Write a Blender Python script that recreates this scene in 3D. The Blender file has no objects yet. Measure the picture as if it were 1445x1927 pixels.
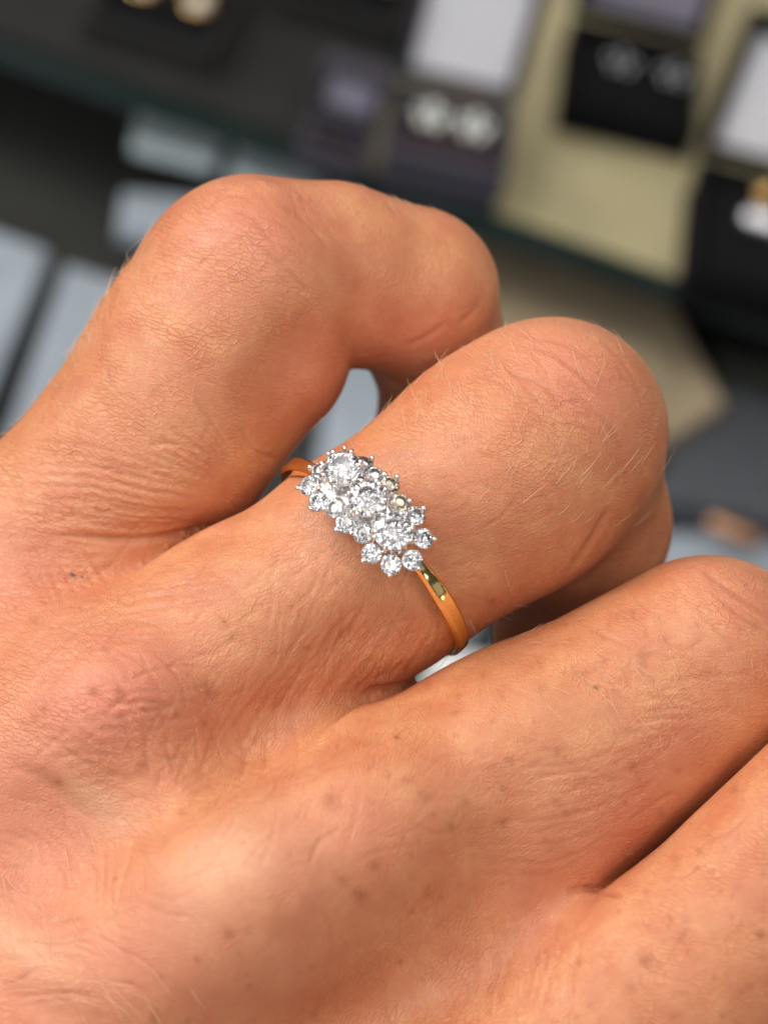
import bpy, bmesh, math, random
import numpy as np
from mathutils import Vector, Matrix

random.seed(7); rng = np.random.default_rng(7)
S = bpy.context.scene
COL = S.collection

# ------------------------------------------------------------------ camera
PITCH, ROLL = math.radians(50), math.radians(17.5)
F = np.array([0, math.cos(PITCH), -math.sin(PITCH)])
R0 = np.array([1.0, 0, 0]); U0 = np.array([0, math.sin(PITCH), math.cos(PITCH)])
R = R0*math.cos(ROLL) + U0*math.sin(ROLL)
U = -R0*math.sin(ROLL) + U0*math.cos(ROLL)
CAM = -F*0.52                       # 52 cm above the middle of the display shelf
PXM = 25000.0                       # photo pixels per metre at the ring
D0 = 3750.0                         # ring distance in the same pixels (15 cm)
cd = bpy.data.cameras.new('camera'); cam = bpy.data.objects.new('camera', cd); COL.objects.link(cam)
m = Matrix.Identity(4)
for i in range(3):
    m[i][0] = R[i]; m[i][1] = U[i]; m[i][2] = -F[i]; m[i][3] = CAM[i]
cam.matrix_world = m
cd.sensor_fit = 'VERTICAL'; cd.sensor_height = 36; cd.sensor_width = 36
cd.lens = 36*0.150/(1927/PXM); cd.clip_start = 0.01; cd.clip_end = 50
cd.dof.use_dof = True; cd.dof.focus_distance = 0.1525; cd.dof.aperture_fstop = 22.0
S.camera = cam

# ------------------------------------------------------------------ light
w_ = bpy.data.worlds.new('World'); S.world = w_; w_.use_nodes = True
bg = w_.node_tree.nodes['Background']; bg.inputs[1].default_value = 1.0
# unseen dim shop room, with bright spots and panels added to light the gems
def world_nodes(t):
    def nd(typ, **kw):
        n = t.nodes.new(typ)
        for k, v in kw.items(): setattr(n, k, v)
        return n
    tc = nd('ShaderNodeTexCoord')
    vo = nd('ShaderNodeTexVoronoi', feature='F1'); vo.inputs['Scale'].default_value = 4.2; t.links.new(tc.outputs['Generated'], vo.inputs['Vector'])
    r1 = nd('ShaderNodeMapRange', interpolation_type='SMOOTHSTEP'); t.links.new(vo.outputs['Distance'], r1.inputs[0])
    r1.inputs[1].default_value = 0.20; r1.inputs[2].default_value = 0.12; r1.inputs[3].default_value = 0; r1.inputs[4].default_value = 5.0
    dt = nd('ShaderNodeVectorMath', operation='DOT_PRODUCT'); t.links.new(tc.outputs['Generated'], dt.inputs[0])
    Lw = R*(-.45) + U*.55 - F*.70; dt.inputs[1].default_value = tuple(Lw/np.linalg.norm(Lw))
    r3 = nd('ShaderNodeMapRange'); t.links.new(dt.outputs['Value'], r3.inputs[0]); r3.inputs[1].default_value = .35; r3.inputs[2].default_value = .85; r3.inputs[3].default_value = 1.0; r3.inputs[4].default_value = 7.0
    v2 = nd('ShaderNodeTexVoronoi', feature='F1', distance='CHEBYCHEV'); v2.inputs['Scale'].default_value = 3.2; t.links.new(tc.outputs['Generated'], v2.inputs['Vector'])
    r2 = nd('ShaderNodeMapRange'); t.links.new(v2.outputs['Distance'], r2.inputs[0])
    r2.inputs[1].default_value = 0.33; r2.inputs[2].default_value = 0.31; r2.inputs[3].default_value = 0.07; r2.inputs[4].default_value = 0.40
    ml = nd('ShaderNodeMath', operation='MULTIPLY'); t.links.new(r2.outputs[0], ml.inputs[0]); t.links.new(r3.outputs[0], ml.inputs[1])
    ad = nd('ShaderNodeMath', operation='ADD'); t.links.new(r1.outputs[0], ad.inputs[0]); t.links.new(ml.outputs[0], ad.inputs[1])
    mx = nd('ShaderNodeVectorMath', operation='SCALE'); mx.inputs[0].default_value = (1.0, 0.97, 0.97); t.links.new(ad.outputs[0], mx.inputs['Scale'])
    sc = nd('ShaderNodeVectorMath', operation='MULTIPLY_ADD'); t.links.new(vo.outputs['Color'], sc.inputs[0]); sc.inputs[1].default_value = (.5, .45, .6); sc.inputs[2].default_value = (.75, .72, .62)
    m2 = nd('ShaderNodeVectorMath', operation='MULTIPLY'); t.links.new(mx.outputs[0], m2.inputs[0]); t.links.new(sc.outputs[0], m2.inputs[1])
    fm = nd('ShaderNodeMix', data_type='VECTOR'); fc = nd('ShaderNodeMath', operation='GREATER_THAN'); t.links.new(r1.outputs[0], fc.inputs[0]); fc.inputs[1].default_value = 0.5
    t.links.new(fc.outputs[0], fm.inputs[0]); t.links.new(mx.outputs[0], fm.inputs[4]); t.links.new(m2.outputs[0], fm.inputs[5])
    t.links.new(fm.outputs[1], t.nodes['Background'].inputs[0])
world_nodes(w_.node_tree)
def area(name, x, y, z, sx, sy, power, color, target=(0, 0, 0.0)):
    """lamp placed in hand space: x right, y up, z towards the viewer, metres from the ring"""
    l = bpy.data.lights.new(name, 'AREA'); l.shape = 'RECTANGLE'; l.size = sx; l.size_y = sy
    l.energy = power; l.color = color
    o = bpy.data.objects.new(name, l); COL.objects.link(o)
    p = CAM + R*x + U*y + F*(0.15 - z); t = CAM + R*target[0] + U*target[1] + F*(0.15 - target[2])
    o.location = p; o.rotation_euler = Vector(t - p).to_track_quat('-Z', 'Y').to_euler()
    return o
area('window_light', -0.62, 0.66, 0.36, 0.42, 0.40, 6.0, (1.0, 0.965, 0.92))
area('sparkle_lamp', 0.10, 0.60, 0.75, 0.16, 0.10, 2.2, (1.0, 0.93, 0.82))  # this and the next two: unseen small lamps added for diamond sparkle
area('sparkle_lamp', -0.75, -0.10, 0.55, 0.12, 0.12, 1.8, (0.93, 0.96, 1.0))
area('sparkle_lamp', 0.55, 0.25, 0.65, 0.10, 0.10, 0.9, (1.0, 0.95, 0.88))
S.view_settings.view_transform = 'Standard'; S.view_settings.look = 'None'
S.view_settings.exposure = 0.0; S.view_settings.gamma = 1.0
S.cycles.use_denoising = True
S.cycles.max_bounces = 14; S.cycles.transmission_bounces = 12; S.cycles.glossy_bounces = 6
S.cycles.diffuse_bounces = 4; S.cycles.transparent_max_bounces = 8
S.cycles.sample_clamp_indirect = 8.0

# ------------------------------------------------------------------ helpers
def unproj(P):
    """(u, v, w): photo pixels and height towards the viewer -> world metres"""
    P = np.asarray(P, float); s = (D0 - P[..., 2])/D0
    x = (P[..., 0] - 722.5)*s/PXM; y = -(P[..., 1] - 963.5)*s/PXM; d = 0.15 - P[..., 2]/PXM
    return CAM + x[..., None]*R + y[..., None]*U + d[..., None]*F
def on_plane(u, v, z=0.0):
    """point of the horizontal plane z seen at pixel u, v"""
    d = R*((u - 722.5)/D0) - U*((v - 963.5)/D0) + F
    return CAM + d*((z - CAM[2])/d[2])
def link(name, me, mat=None, parent=None):
    o = bpy.data.objects.new(name, me); COL.objects.link(o)
    if mat: me.materials.append(mat)
    if parent: o.parent = parent
    return o
def tag(o, label=None, cat=None, group=None, kind=None):
    if label: o['label'] = label
    if cat: o['category'] = cat
    if group: o['group'] = group
    if kind: o['kind'] = kind
    return o
def empty(name, M):
    o = bpy.data.objects.new(name, None); COL.objects.link(o); o.matrix_world = M; o.empty_display_size = 0.005
    return o
def smooth(me, on=True):
    me.polygons.foreach_set('use_smooth', [on]*len(me.polygons)); return me
def bm_mesh(name, bm, sm=False):
    me = bpy.data.meshes.new(name); bm.to_mesh(me); bm.free()
    if sm: smooth(me)
    return me
def box(bm, c, s, bev=0.0, rot=None):
    r = bmesh.ops.create_cube(bm, size=1.0)
    M = Matrix.Translation(c) @ (rot or Matrix.Identity(4)) @ Matrix.Diagonal((s[0], s[1], s[2], 1))
    bmesh.ops.transform(bm, matrix=M, verts=r['verts'])
    if bev > 0:
        es = list({e for v in r['verts'] for e in v.link_edges})
        bmesh.ops.bevel(bm, geom=es, offset=bev, segments=3, affect='EDGES', profile=0.6)

class NT:
    def __init__(s, name):
        s.m = bpy.data.materials.new(name); s.m.use_nodes = True; s.t = s.m.node_tree
        s.b = s.t.nodes['Principled BSDF']
    def n(s, typ, **kw):
        nd = s.t.nodes.new(typ)
        for k, v in kw.items():
            if k.startswith('i_'):
                key = k[2:]; key = int(key) if key.isdigit() else key.replace('_', ' ')
                nd.inputs[key].default_value = v
            else: setattr(nd, k, v)
        return nd
    def l(s, a, b): s.t.links.new(a, b)
    def math(s, op, a, b=None, c=None):
        nd = s.t.nodes.new('ShaderNodeMath'); nd.operation = op
        for i, x in enumerate((a, b, c)):
            if x is None: continue
            if isinstance(x, (int, float)): nd.inputs[i].default_value = x
            else: s.l(x, nd.inputs[i])
        return nd.outputs[0]
def simple(name, col, rough=0.5, metal=0.0, var=0.0, scale=200, bump=0.0, **kw):
    N = NT(name); N.b.inputs['Roughness'].default_value = rough; N.b.inputs['Metallic'].default_value = metal
    if 'velvet' in name or 'felt' in name: N.b.inputs['Specular IOR Level'].default_value = 0.12
    for k, v in kw.items(): N.b.inputs[k.replace('_', ' ')].default_value = v
    tc = N.n('ShaderNodeTexCoord'); nz = N.n('ShaderNodeTexNoise', i_Scale=scale, i_Detail=4.0)
    N.l(tc.outputs['Object'], nz.inputs['Vector'])
    mx = N.n('ShaderNodeMix', data_type='RGBA')
    mx.inputs[6].default_value = (*[c*(1-var) for c in col], 1); mx.inputs[7].default_value = (*[min(1, c*(1+var)) for c in col], 1)
    N.l(nz.outputs[0], mx.inputs[0]); N.l(mx.outputs[2], N.b.inputs['Base Color'])
    if bump:
        bp = N.n('ShaderNodeBump', i_Strength=0.6, i_Distance=bump); N.l(nz.outputs[0], bp.inputs['Height']); N.l(bp.outputs[0], N.b.inputs['Normal'])
    return N.m

# ================================================================== HAND
# limbs of the hand as chains of (u, v, w, radius)
CH = {
 'little': [[(-500, 1620, -520, 300), (-25, 1170, -470, 228), (303, 818, -410, 206), (388, 682, -395, 211), (462, 562, -385, 213)],
            [(490, 535, -410, 196), (620, 515, -455, 166), (772, 548, -520, 160)],
            [(785, 555, -540, 150), (845, 720, -690, 122), (790, 860, -800, 100)]],
 'ring':   [[(-500, 1900, -280, 300), (185, 1385, -170, 240), (470, 1215, -225, 216), (702, 1060, -240, 206), (870, 945, -255, 206), (965, 878, -270, 224), (1040, 810, -290, 213)],
            [(1045, 820, -320, 203), (1092, 985, -530, 164), (1085, 1075, -700, 152)],
            [(1080, 1080, -720, 140), (1050, 1180, -800, 112), (1010, 1300, -860, 95)]],
 'middle': [[(-400, 2350, -170, 330), (440, 1725, 0, 245), (700, 1610, -90, 256), (990, 1482, -175, 255), (1330, 1275, -230, 230)],
            [(1335, 1280, -280, 215), (1390, 1460, -620, 175), (1370, 1560, -820, 155)],
            [(1370, 1560, -820, 155), (1260, 1660, -900, 120)]],
 'index':  [[(0, 2700, -200, 330), (900, 2190, -50, 280), (1300, 1900, -35, 266), (1720, 1480, -80, 255)],
            [(1720, 1480, -140, 235), (1800, 1650, -600, 180), (1760, 1760, -820, 150)]],
}
PALM = [[(-500, 1650, -480, 290), (100, 1420, -400, 270), (330, 1180, -420, 170)],
        [(-450, 2000, -330, 320), (250, 1720, -300, 300), (640, 1420, -330, 200)],
        [(-300, 2400, -330, 350), (500, 2050, -290, 330), (960, 1760, -300, 225)],
        [(900, 1850, -260, 230), (1030, 1815, -240, 160)],
        [(-900, 2600, -420, 400), (300, 2150, -560, 300), (1000, 1900, -620, 250)]]
def seg(P, a, b):
    a_ = np.array(a[:3], np.float32); ba = np.array(b[:3], np.float32) - a_
    pa = P - a_; t = np.clip((pa @ ba)/float(ba @ ba), 0, 1)
    return np.linalg.norm(pa - t[:, None]*ba, axis=1) - (a[3] + t*(b[3] - a[3]))
def smin(a, b, k):
    h = np.maximum(k - np.abs(a - b), 0)/k
    return np.minimum(a, b) - h*h*k*0.25
def chain(P, c, k=60):
    d = None
    for a, b in zip(c[:-1], c[1:]):
        e = seg(P, a, b); d = e if d is None else smin(d, e, k)
    return d
def sdf(P):
    P = P.astype(np.float32)
    fl = []
    for n in ('little', 'ring', 'middle', 'index'):
        c = CH[n]; d = chain(P, c[0], 70)
        dd = chain(P, c[1], 40)
        if len(c) > 2: dd = smin(dd, chain(P, c[2], 40), 30)
        if n == 'little':      # flesh bulging at the bent joint
            d = smin(d, seg(P, (513, 674, -440, 139), (430, 760, -450, 100)), 60)
        kk = 35
        if n == 'little': kk = np.clip(70 - (P[:, 1] - 470)*0.42, 7, 75).astype(np.float32)
        fl.append(smin(d, dd, kk))
    # the further out along the fingers, the sharper the folds between them
    along = (P[:, 0]*0.82 - (P[:, 1] - 1300)*0.57)
    k = np.clip(150 - (along - 60)*0.30, 14, 190).astype(np.float32)
    palm = None
    for c in PALM:
        e = chain(P, c, 90); palm = e if palm is None else smin(palm, e, 130)
    def groove(a, b, lo, hi, depth, s=15.0):      # the dark cleft where two fingers press together
        return depth*np.exp(-((a - b)/s)**2)*np.clip((along - lo)/(hi - lo), 0, 1)
    d = smin(fl[0], fl[1], np.clip(170 - (along - 150)*0.7, 12, 170).astype(np.float32)) + groove(fl[0], fl[1], 300, 420, 9)
    d = smin(d, fl[2], np.clip(60 - (along - 493)*0.42, 10, 190).astype(np.float32)) + groove(d, fl[2], 540, 680, 8)
    d = smin(d, fl[3], np.clip(185 - (along - 560)*1.0, 14, 185).astype(np.float32)) + groove(d, fl[3], 690, 780, 26, 20)
    d = smin(d, palm, np.clip(k*0.9, 25, 150))
    return d
def build_hand_mesh(h=9.0, q=4):
    lo = np.array([-560, 200, -1120], np.float32); hi = np.array([2000, 2560, 420], np.float32)
    nc = np.ceil((hi - lo)/(h*q)).astype(int)
    ax = [lo[i] + h*q*(np.arange(nc[i]) + 0.5) for i in range(3)]
    G = np.stack(np.meshgrid(*ax, indexing='ij'), -1).reshape(-1, 3)
    dc = sdf(G).reshape(nc)
    V = np.repeat(np.repeat(np.repeat(dc, q, 0), q, 1), q, 2)
    act = np.argwhere(np.abs(dc) < h*q*1.35)
    off = np.stack(np.meshgrid(*[np.arange(q)]*3, indexing='ij'), -1).reshape(-1, 3)
    for c in range(0, len(act), 20000):
        idx = (act[c:c+20000, None, :]*q + off[None]).reshape(-1, 3)
        V[idx[:, 0], idx[:, 1], idx[:, 2]] = sdf(lo + h*(idx + 0.5))
    # close the far ends at the box walls
    V[0] = V[-1] = 5; V[:, 0] = V[:, -1] = 5; V[:, :, 0] = V[:, :, -1] = 5
    s = V < 0
    n = np.array(V.shape)
    cnt = np.zeros(n - 1, np.float32); acc = np.zeros((*(n - 1), 3), np.float32)
    quads = []
    def crossing(axis):
        sl0 = [slice(None)]*3; sl1 = [slice(None)]*3
        sl0[axis] = slice(0, -1); sl1[axis] = slice(1, None)
        A, B = V[tuple(sl0)], V[tuple(sl1)]
        return np.argwhere(s[tuple(sl0)] != s[tuple(sl1)]), A, B
    for axis in range(3):
        E, A, B = crossing(axis)
        a = A[E[:, 0], E[:, 1], E[:, 2]]; b = B[E[:, 0], E[:, 1], E[:, 2]]
        pos = E.astype(np.float32); pos[:, axis] += a/(a - b)
        o1, o2 = [i for i in range(3) if i != axis]
        if axis == 1: o1, o2 = o2, o1
        corners = []
        for d1, d2 in ((0, 0), (1, 0), (1, 1), (0, 1)):
            c = E.copy(); c[:, o1] -= d1; c[:, o2] -= d2
            np.add.at(cnt, (c[:, 0], c[:, 1], c[:, 2]), 1)
            for j in range(3): np.add.at(acc[..., j], (c[:, 0], c[:, 1], c[:, 2]), pos[:, j])
            corners.append(c)
        Q = np.stack(corners, 1); fl = a > 0
        Q[fl] = Q[fl][:, ::-1]
        quads.append(Q)
    act = np.argwhere(cnt > 0); ids = np.full(cnt.shape, -1, np.int64)
    ids[act[:, 0], act[:, 1], act[:, 2]] = np.arange(len(act))
    verts = acc[act[:, 0], act[:, 1], act[:, 2]]/cnt[act[:, 0], act[:, 1], act[:, 2]][:, None]
    Q = np.concatenate(quads); Q = ids[Q[..., 0], Q[..., 1], Q[..., 2]]
    return lo + h*(verts + 0.5), Q
def grad(P, e=4.0):
    g = np.stack([sdf(P + np.eye(3, dtype=np.float32)[i]*e) - sdf(P - np.eye(3, dtype=np.float32)[i]*e) for i in range(3)], 1)
    return g/np.maximum(np.linalg.norm(g, axis=1, keepdims=True), 1e-6)
def np_mesh(name, V, Q):
    me = bpy.data.meshes.new(name)
    me.vertices.add(len(V)); me.vertices.foreach_set('co', np.asarray(V, np.float32).ravel())
    k = Q.shape[1]
    me.loops.add(Q.size); me.loops.foreach_set('vertex_index', Q.ravel().astype(np.int32))
    me.polygons.add(len(Q)); me.polygons.foreach_set('loop_start', (np.arange(len(Q))*k).astype(np.int32))
    me.update(calc_edges=True); me.validate()
    return me
V, Q = build_hand_mesh()
tmp = np_mesh('tmp', V, Q); to = bpy.data.objects.new('tmp', tmp); COL.objects.link(to)
md = to.modifiers.new('s', 'SUBSURF'); md.levels = 1; md.render_levels = 1
dg = bpy.context.evaluated_depsgraph_get(); ev = to.evaluated_get(dg).to_mesh()
V = np.empty(len(ev.vertices)*3, np.float32); ev.vertices.foreach_get('co', V); V = V.reshape(-1, 3)
Q = np.empty(len(ev.loops), np.int32); ev.loops.foreach_get('vertex_index', Q); Q = Q.reshape(-1, 4)
bpy.data.objects.remove(to); bpy.data.meshes.remove(tmp)
NRM = grad(V)
def sstep(x, a, b):
    t = np.clip((x - a)/(b - a), 0, 1); return t*t*(3 - 2*t)
FRONT = sstep(NRM[:, 2], 0.12, 0.5)
UV = V[:, :2]
DISP = np.zeros(len(V), np.float32); LINE = np.zeros(len(V), np.float32)
def gauss(u, v, su, sv, ang, a=1.0):
    c, s_ = math.cos(math.radians(ang)), math.sin(math.radians(ang))
    x = UV[:, 0] - u; y = UV[:, 1] - v
    return a*np.exp(-0.5*(((x*c + y*s_)/su)**2 + ((-x*s_ + y*c)/sv)**2))
_order = np.argsort(UV[:, 0]); _su = UV[_order, 0]
def polyline(pts, n=6):
    """smooth a few control points (Catmull-Rom)"""
    p = np.array(pts, float); p = np.vstack([2*p[0] - p[1], p, 2*p[-1] - p[-2]]); out = []
    for i in range(1, len(p) - 2):
        for t in np.linspace(0, 1, n, endpoint=False):
            out.append(0.5*((2*p[i]) + (-p[i-1] + p[i+1])*t + (2*p[i-1] - 5*p[i] + 4*p[i+1] - p[i+2])*t*t + (-p[i-1] + 3*p[i] - 3*p[i+1] + p[i+2])*t**3))
    out.append(p[-2]); return np.array(out)
def stroke(pts, width, depth, wob=0.0, ends=True, tint=1.0, lo=-1e9):
    global DISP, LINE
    P = polyline(pts)
    if wob:
        P = P + rng.normal(0, wob, P.shape)
    a0, a1 = np.searchsorted(_su, [P[:, 0].min() - 3*width, P[:, 0].max() + 3*width])
    I = _order[a0:a1]; I = I[(UV[I, 1] > P[:, 1].min() - 3*width) & (UV[I, 1] < P[:, 1].max() + 3*width) & (V[I, 2] > lo)]
    if not len(I): return
    X = UV[I]; best = np.full(len(I), 1e9); tt = np.zeros(len(I))
    n = len(P) - 1
    for i in range(n):
        a, b = P[i], P[i+1]; ba = b - a; t = np.clip(((X - a) @ ba)/max(ba @ ba, 1e-6), 0, 1)
        d = np.hypot(*(X - a - t[:, None]*ba).T); mk = d < best
        best = np.where(mk, d, best); tt = np.where(mk, (i + t)/n, tt)
    fade = np.clip(np.minimum(tt, 1 - tt)*5, 0, 1) if ends else 1.0
    g = np.exp(-(best/width)**2)*fade
    DISP[I] -= depth*g
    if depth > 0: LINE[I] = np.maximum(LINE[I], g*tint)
def bundle(A, B, n, width, depth, jit=0.25, wob=1.5, part=0.6, tint=0.5):
    A, B = polyline(A, 4), polyline(B, 4); k = min(len(A), len(B)); 
    A = A[np.linspace(0, len(A)-1, 9).astype(int)]; B = B[np.linspace(0, len(B)-1, 9).astype(int)]
    for i in range(n):
        t0 = (i + 0.5 + rng.normal(0, jit))/n; t1 = t0 + rng.normal(0, jit)/n
        t = np.linspace(t0, t1, 9)[:, None]
        P = A*(1 - t) + B*t
        L = rng.uniform(part, 1.0); s0 = rng.uniform(0, 1 - L); a, b = int(s0*8), max(int((s0 + L)*8), int(s0*8) + 2)
        stroke(P[a:b+1], width*rng.uniform(.8, 1.3), depth*rng.uniform(.5, 1.2), wob, tint=tint)
# broad forms
for g in ((205, 1335, 100, 72, -28, 30), (530, 1650, 210, 120, -38, 34), (590, 1290, 150, 42, -38, -18), (330, 1230, 200, 60, -36, 8), (850, 1690, 230, 62, -53, -24), (500, 1430, 230, 48, -24, -26),
          (545, 690, 55, 85, 15, -26), (625, 720, 30, 60, 25, 8), (90, 1560, 130, 60, 20, -12), (470, 420, 80, 60, 0, 8),
          (1090, 700, 110, 60, 40, 8), (1330, 1130, 90, 60, 40, 8), (330, 1010, 170, 22, -4, -12), (640, 1210, 160, 60, -38, -8),
          (1130, 1750, 60, 60, 0, 12), (880, 930, 150, 90, -35, 5)):
    DISP += gauss(*g)
# single hairline creases scattered along the grain of the skin
for (cu, cv, su, sv, n, ang, dep) in ((200, 1340, 120, 90, 60, -8, 1.5), (220, 1390, 110, 70, 34, 55, 1.2), (150, 1100, 130, 70, 50, 4, 1.3), (250, 900, 150, 80, 50, 24, 1.5), (330, 1130, 160, 60, 46, -22, 1.2),
                                      (450, 430, 90, 60, 26, 38, 1.0), (430, 450, 90, 70, 14, -35, .8), (620, 1240, 110, 90, 60, -62, 1.4), (480, 1430, 110, 60, 40, -58, 1.5), (430, 1440, 110, 60, 20, 5, 1.1), (900, 960, 160, 90, 40, -12, .9),
                                      (900, 900, 140, 110, 26, 50, .9), (1080, 720, 90, 60, 26, 34, 1.2), (1110, 1500, 180, 90, 50, -15, 1.2), (1250, 1300, 130, 60, 34, -6, 1.2), (120, 1650, 110, 110, 40, 70, 1.2), (150, 1620, 110, 120, 30, 15, 1.2),
                                      (80, 1830, 90, 60, 22, 10, 1.4), (950, 1830, 130, 80, 34, 78, 1.1), (1300, 1750, 110, 120, 26, 20, .8), (700, 1500, 150, 60, 26, -35, .9), (450, 1620, 160, 90, 26, -30, .7), (1350, 1150, 70, 50, 16, 38, 1.2)):
    for _ in range(n):
        u, v = rng.normal(cu, su), rng.normal(cv, sv); a = math.radians(ang + rng.normal(0, 15)); L = rng.uniform(22, 75); b = rng.normal(0, .22)
        c_, s_ = math.cos(a), math.sin(a)
        stroke([(u - c_*L, v - s_*L), (u - s_*L*b, v + c_*L*b), (u + c_*L, v + s_*L)], rng.uniform(2.6, 3.8), dep*rng.uniform(.5, 1.5), tint=.45)
# folds and creases
stroke([(373, 421), (412, 387), (450, 380), (484, 397)], 4.5, 1.5); stroke([(450, 445), (499, 474), (547, 513), (600, 560)], 5, 1.8)
stroke([(513, 387), (580, 425), (625, 480)], 5, 1.5); stroke([(430, 400), (480, 425), (520, 470)], 4, 1.2); stroke([(340, 470), (400, 440), (450, 450)], 4, 1.6)
stroke([(271, 765), (310, 721), (387, 688), (436, 678)], 4, .9)
stroke([(120, 1003), (230, 1018), (330, 1016), (430, 990)], 7, 9, 0.5)
bundle([(60, 822), (200, 840), (330, 880), (470, 915)], [(30, 1000), (150, 995), (280, 1010), (430, 985)], 11, 4.0, 3.4)
bundle([(385, 735), (425, 810), (450, 875)], [(230, 850), (340, 890), (430, 925)], 7, 4.0, 3.2)
bundle([(0, 930), (110, 960), (260, 1010)], [(-20, 1200), (120, 1175), (260, 1120)], 15, 3.5, 2.2)
bundle([(0, 1010), (60, 1100), (90, 1190)], [(150, 980), (220, 1060), (260, 1140)], 9, 3.2, 1.6)
bundle([(10, 1260), (120, 1165), (260, 1110), (420, 1090), (560, 1050)], [(85, 1335), (130, 1266), (220, 1222), (330, 1215), (440, 1240)], 11, 3.6, 2.2)
bundle([(110, 1300), (200, 1360), (300, 1350)], [(90, 1400), (200, 1470), (330, 1500)], 9, 3.8, 1.3, jit=.5, tint=.6)
bundle([(150, 1330), (160, 1420), (200, 1520)], [(320, 1330), (330, 1400), (370, 1470)], 7, 3.8, 1.0, jit=.6, tint=.5)
bundle([(430, 1390), (500, 1290), (580, 1180), (650, 1080)], [(700, 1330), (760, 1270), (800, 1210), (830, 1150)], 26, 3.6, 1.7, jit=.4)
bundle([(300, 1500), (360, 1450), (440, 1400)], [(420, 1540), (480, 1490), (560, 1420)], 14, 3.6, 2.0, jit=.5)
bundle([(560, 1010), (590, 1080), (640, 1150)], [(780, 1190), (800, 1220), (820, 1250)], 8, 3, 1.3, jit=.5)
bundle([(960, 1430), (1100, 1420), (1250, 1375), (1400, 1310)], [(900, 1650), (1030, 1645), (1110, 1605), (1190, 1540)], 19, 4.0, 1.0, jit=.5)
bundle([(1190, 1300), (1290, 1290), (1445, 1270)], [(1190, 1390), (1290, 1370), (1445, 1330)], 6, 4.5, 1.3, jit=.5)
bundle([(880, 1780), (860, 1850), (840, 1940)], [(1120, 1760), (1090, 1840), (1070, 1940)], 12, 5, 2.0, jit=.5)
bundle([(0, 1560), (90, 1600), (160, 1700)], [(250, 1540), (230, 1640), (210, 1800)], 12, 3.6, 1.8, jit=.6)
bundle([(0, 1780), (120, 1790), (240, 1830)], [(0, 1930), (120, 1910), (230, 1900)], 7, 4, 2.0, jit=.6)
stroke([(974, 652), (1033, 670), (1097, 716), (1160, 760)], 6, 2.0); stroke([(945, 693), (1009, 722), (1068, 769)], 4, 2.4)
stroke([(1000, 640), (1060, 655), (1120, 690)], 5, 2.4); stroke([(1090, 760), (1140, 800), (1180, 860)], 5, 2.2)
stroke([(975, 660), (1035, 680), (1097, 727)], 4, -1.8); stroke([(1120, 640), (1170, 690), (1210, 760)], 5, 1.8)
stroke([(1319, 1073), (1378, 1120), (1460, 1165)], 6, 3.2); stroke([(1330, 1110), (1390, 1160), (1460, 1200)], 5, 2.4); stroke([(1290, 1120), (1340, 1180), (1400, 1230)], 5, 1.8)
stroke([(1065, 1682), (1095, 1672), (1140, 1678), (1175, 1692)], 7, 10, 0, True, .6); 
stroke([(0, 1436), (60, 1452), (110, 1490), (190, 1550)], 14, 3, tint=0.2); stroke([(40, 1415), (110, 1450), (170, 1500), (260, 1535)], 26, -4)
stroke([(-20, 1750), (40, 1800), (120, 1850), (200, 1870)], 30, -7); stroke([(0, 1850), (60, 1890), (160, 1920)], 24, 5, tint=.2)
stroke([(1150, 950), (1115, 1012), (1060, 1092)], 7, 6); stroke([(760, 650), (800, 635), (850, 600)], 6, 2.0); stroke([(860, 610), (885, 590), (905, 560)], 6, 2.0)
DISP += gauss(440, 400, 90, 42, -25, 10) + gauss(1130, 690, 80, 40, 40, 5)
DISP *= FRONT
V = V + NRM*DISP[:, None]
# colour masks: redness, freckles, pale veins with a painted knuckle highlight, wrinkle strength
tone = np.zeros((len(V), 4), np.float32)
for g in ((200, 1330, 120, 90, -30, .9), (60, 1500, 120, 200, 0, .6), (460, 430, 130, 90, 30, .45), (1090, 710, 130, 50, 35, .6), (560, 1620, 140, 110, 0, .4), (300, 1800, 300, 120, 0, .45),
          (1380, 1130, 90, 60, 30, .45), (60, 1150, 100, 120, 0, .5), (1150, 1560, 200, 60, -50, .4), (600, 700, 60, 90, 0, .4), (760, 640, 100, 40, 0, .5)):
    tone[:, 0] = np.maximum(tone[:, 0], gauss(*g))
fr = [(178, 1310, 11), (88, 1338, 9), (437, 1200, 7), (222, 1312, 10), (623, 1518, 15), (672, 1682, 13), (640, 1660, 10), (432, 1755, 9), (1048, 1413, 9), (1210, 1237, 11), (1207, 1394, 6),
      (748, 1388, 6), (797, 1500, 12), (765, 1475, 8), (848, 1555, 9), (1285, 1757, 9), (1215, 1810, 11), (1188, 1860, 10), (1430, 1760, 9), (290, 1915, 9), (565, 1122, 5), (112, 1470, 9), (390, 1300, 13), (340, 1520, 8), (268, 1442, 9), (1340, 1640, 7), (950, 1550, 10), (700, 1630, 9)]
for i in range(190):
    fr.append((1445*rng.uniform(0, 1)**.7, 1927 - 800*rng.uniform(0, 1)**1.2, rng.uniform(3, 7.5)))
for (u, v, r_) in fr:
    a = rng.uniform(0, 180); s0 = 0.9 if r_ > 8 else rng.uniform(.35, .75)
    tone[:, 1] = np.maximum(tone[:, 1], gauss(u, v, r_*rng.uniform(.7, 1.2), r_*.75, a, s0))
for g in ((175, 1503, 60, 26, 32, .8), (50, 1790, 80, 30, 30, .8), (560, 1060, 120, 22, -28, .25), (430, 1620, 110, 60, -40, .7)):  # the last entry paints the pale highlight on the middle knuckle
    tone[:, 2] = np.maximum(tone[:, 2], gauss(*g))
blur_zone = sstep(UV[:, 1], 1400, 1700)*sstep(UV[:, 0], 150, 420)
tone[:, 3] = LINE*FRONT; smooth_zone = 1 - 0.3*np.clip(gauss(500, 1660, 230, 130, -38) + gauss(470, 400, 70, 40, 0, .3), 0, 1)
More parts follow.
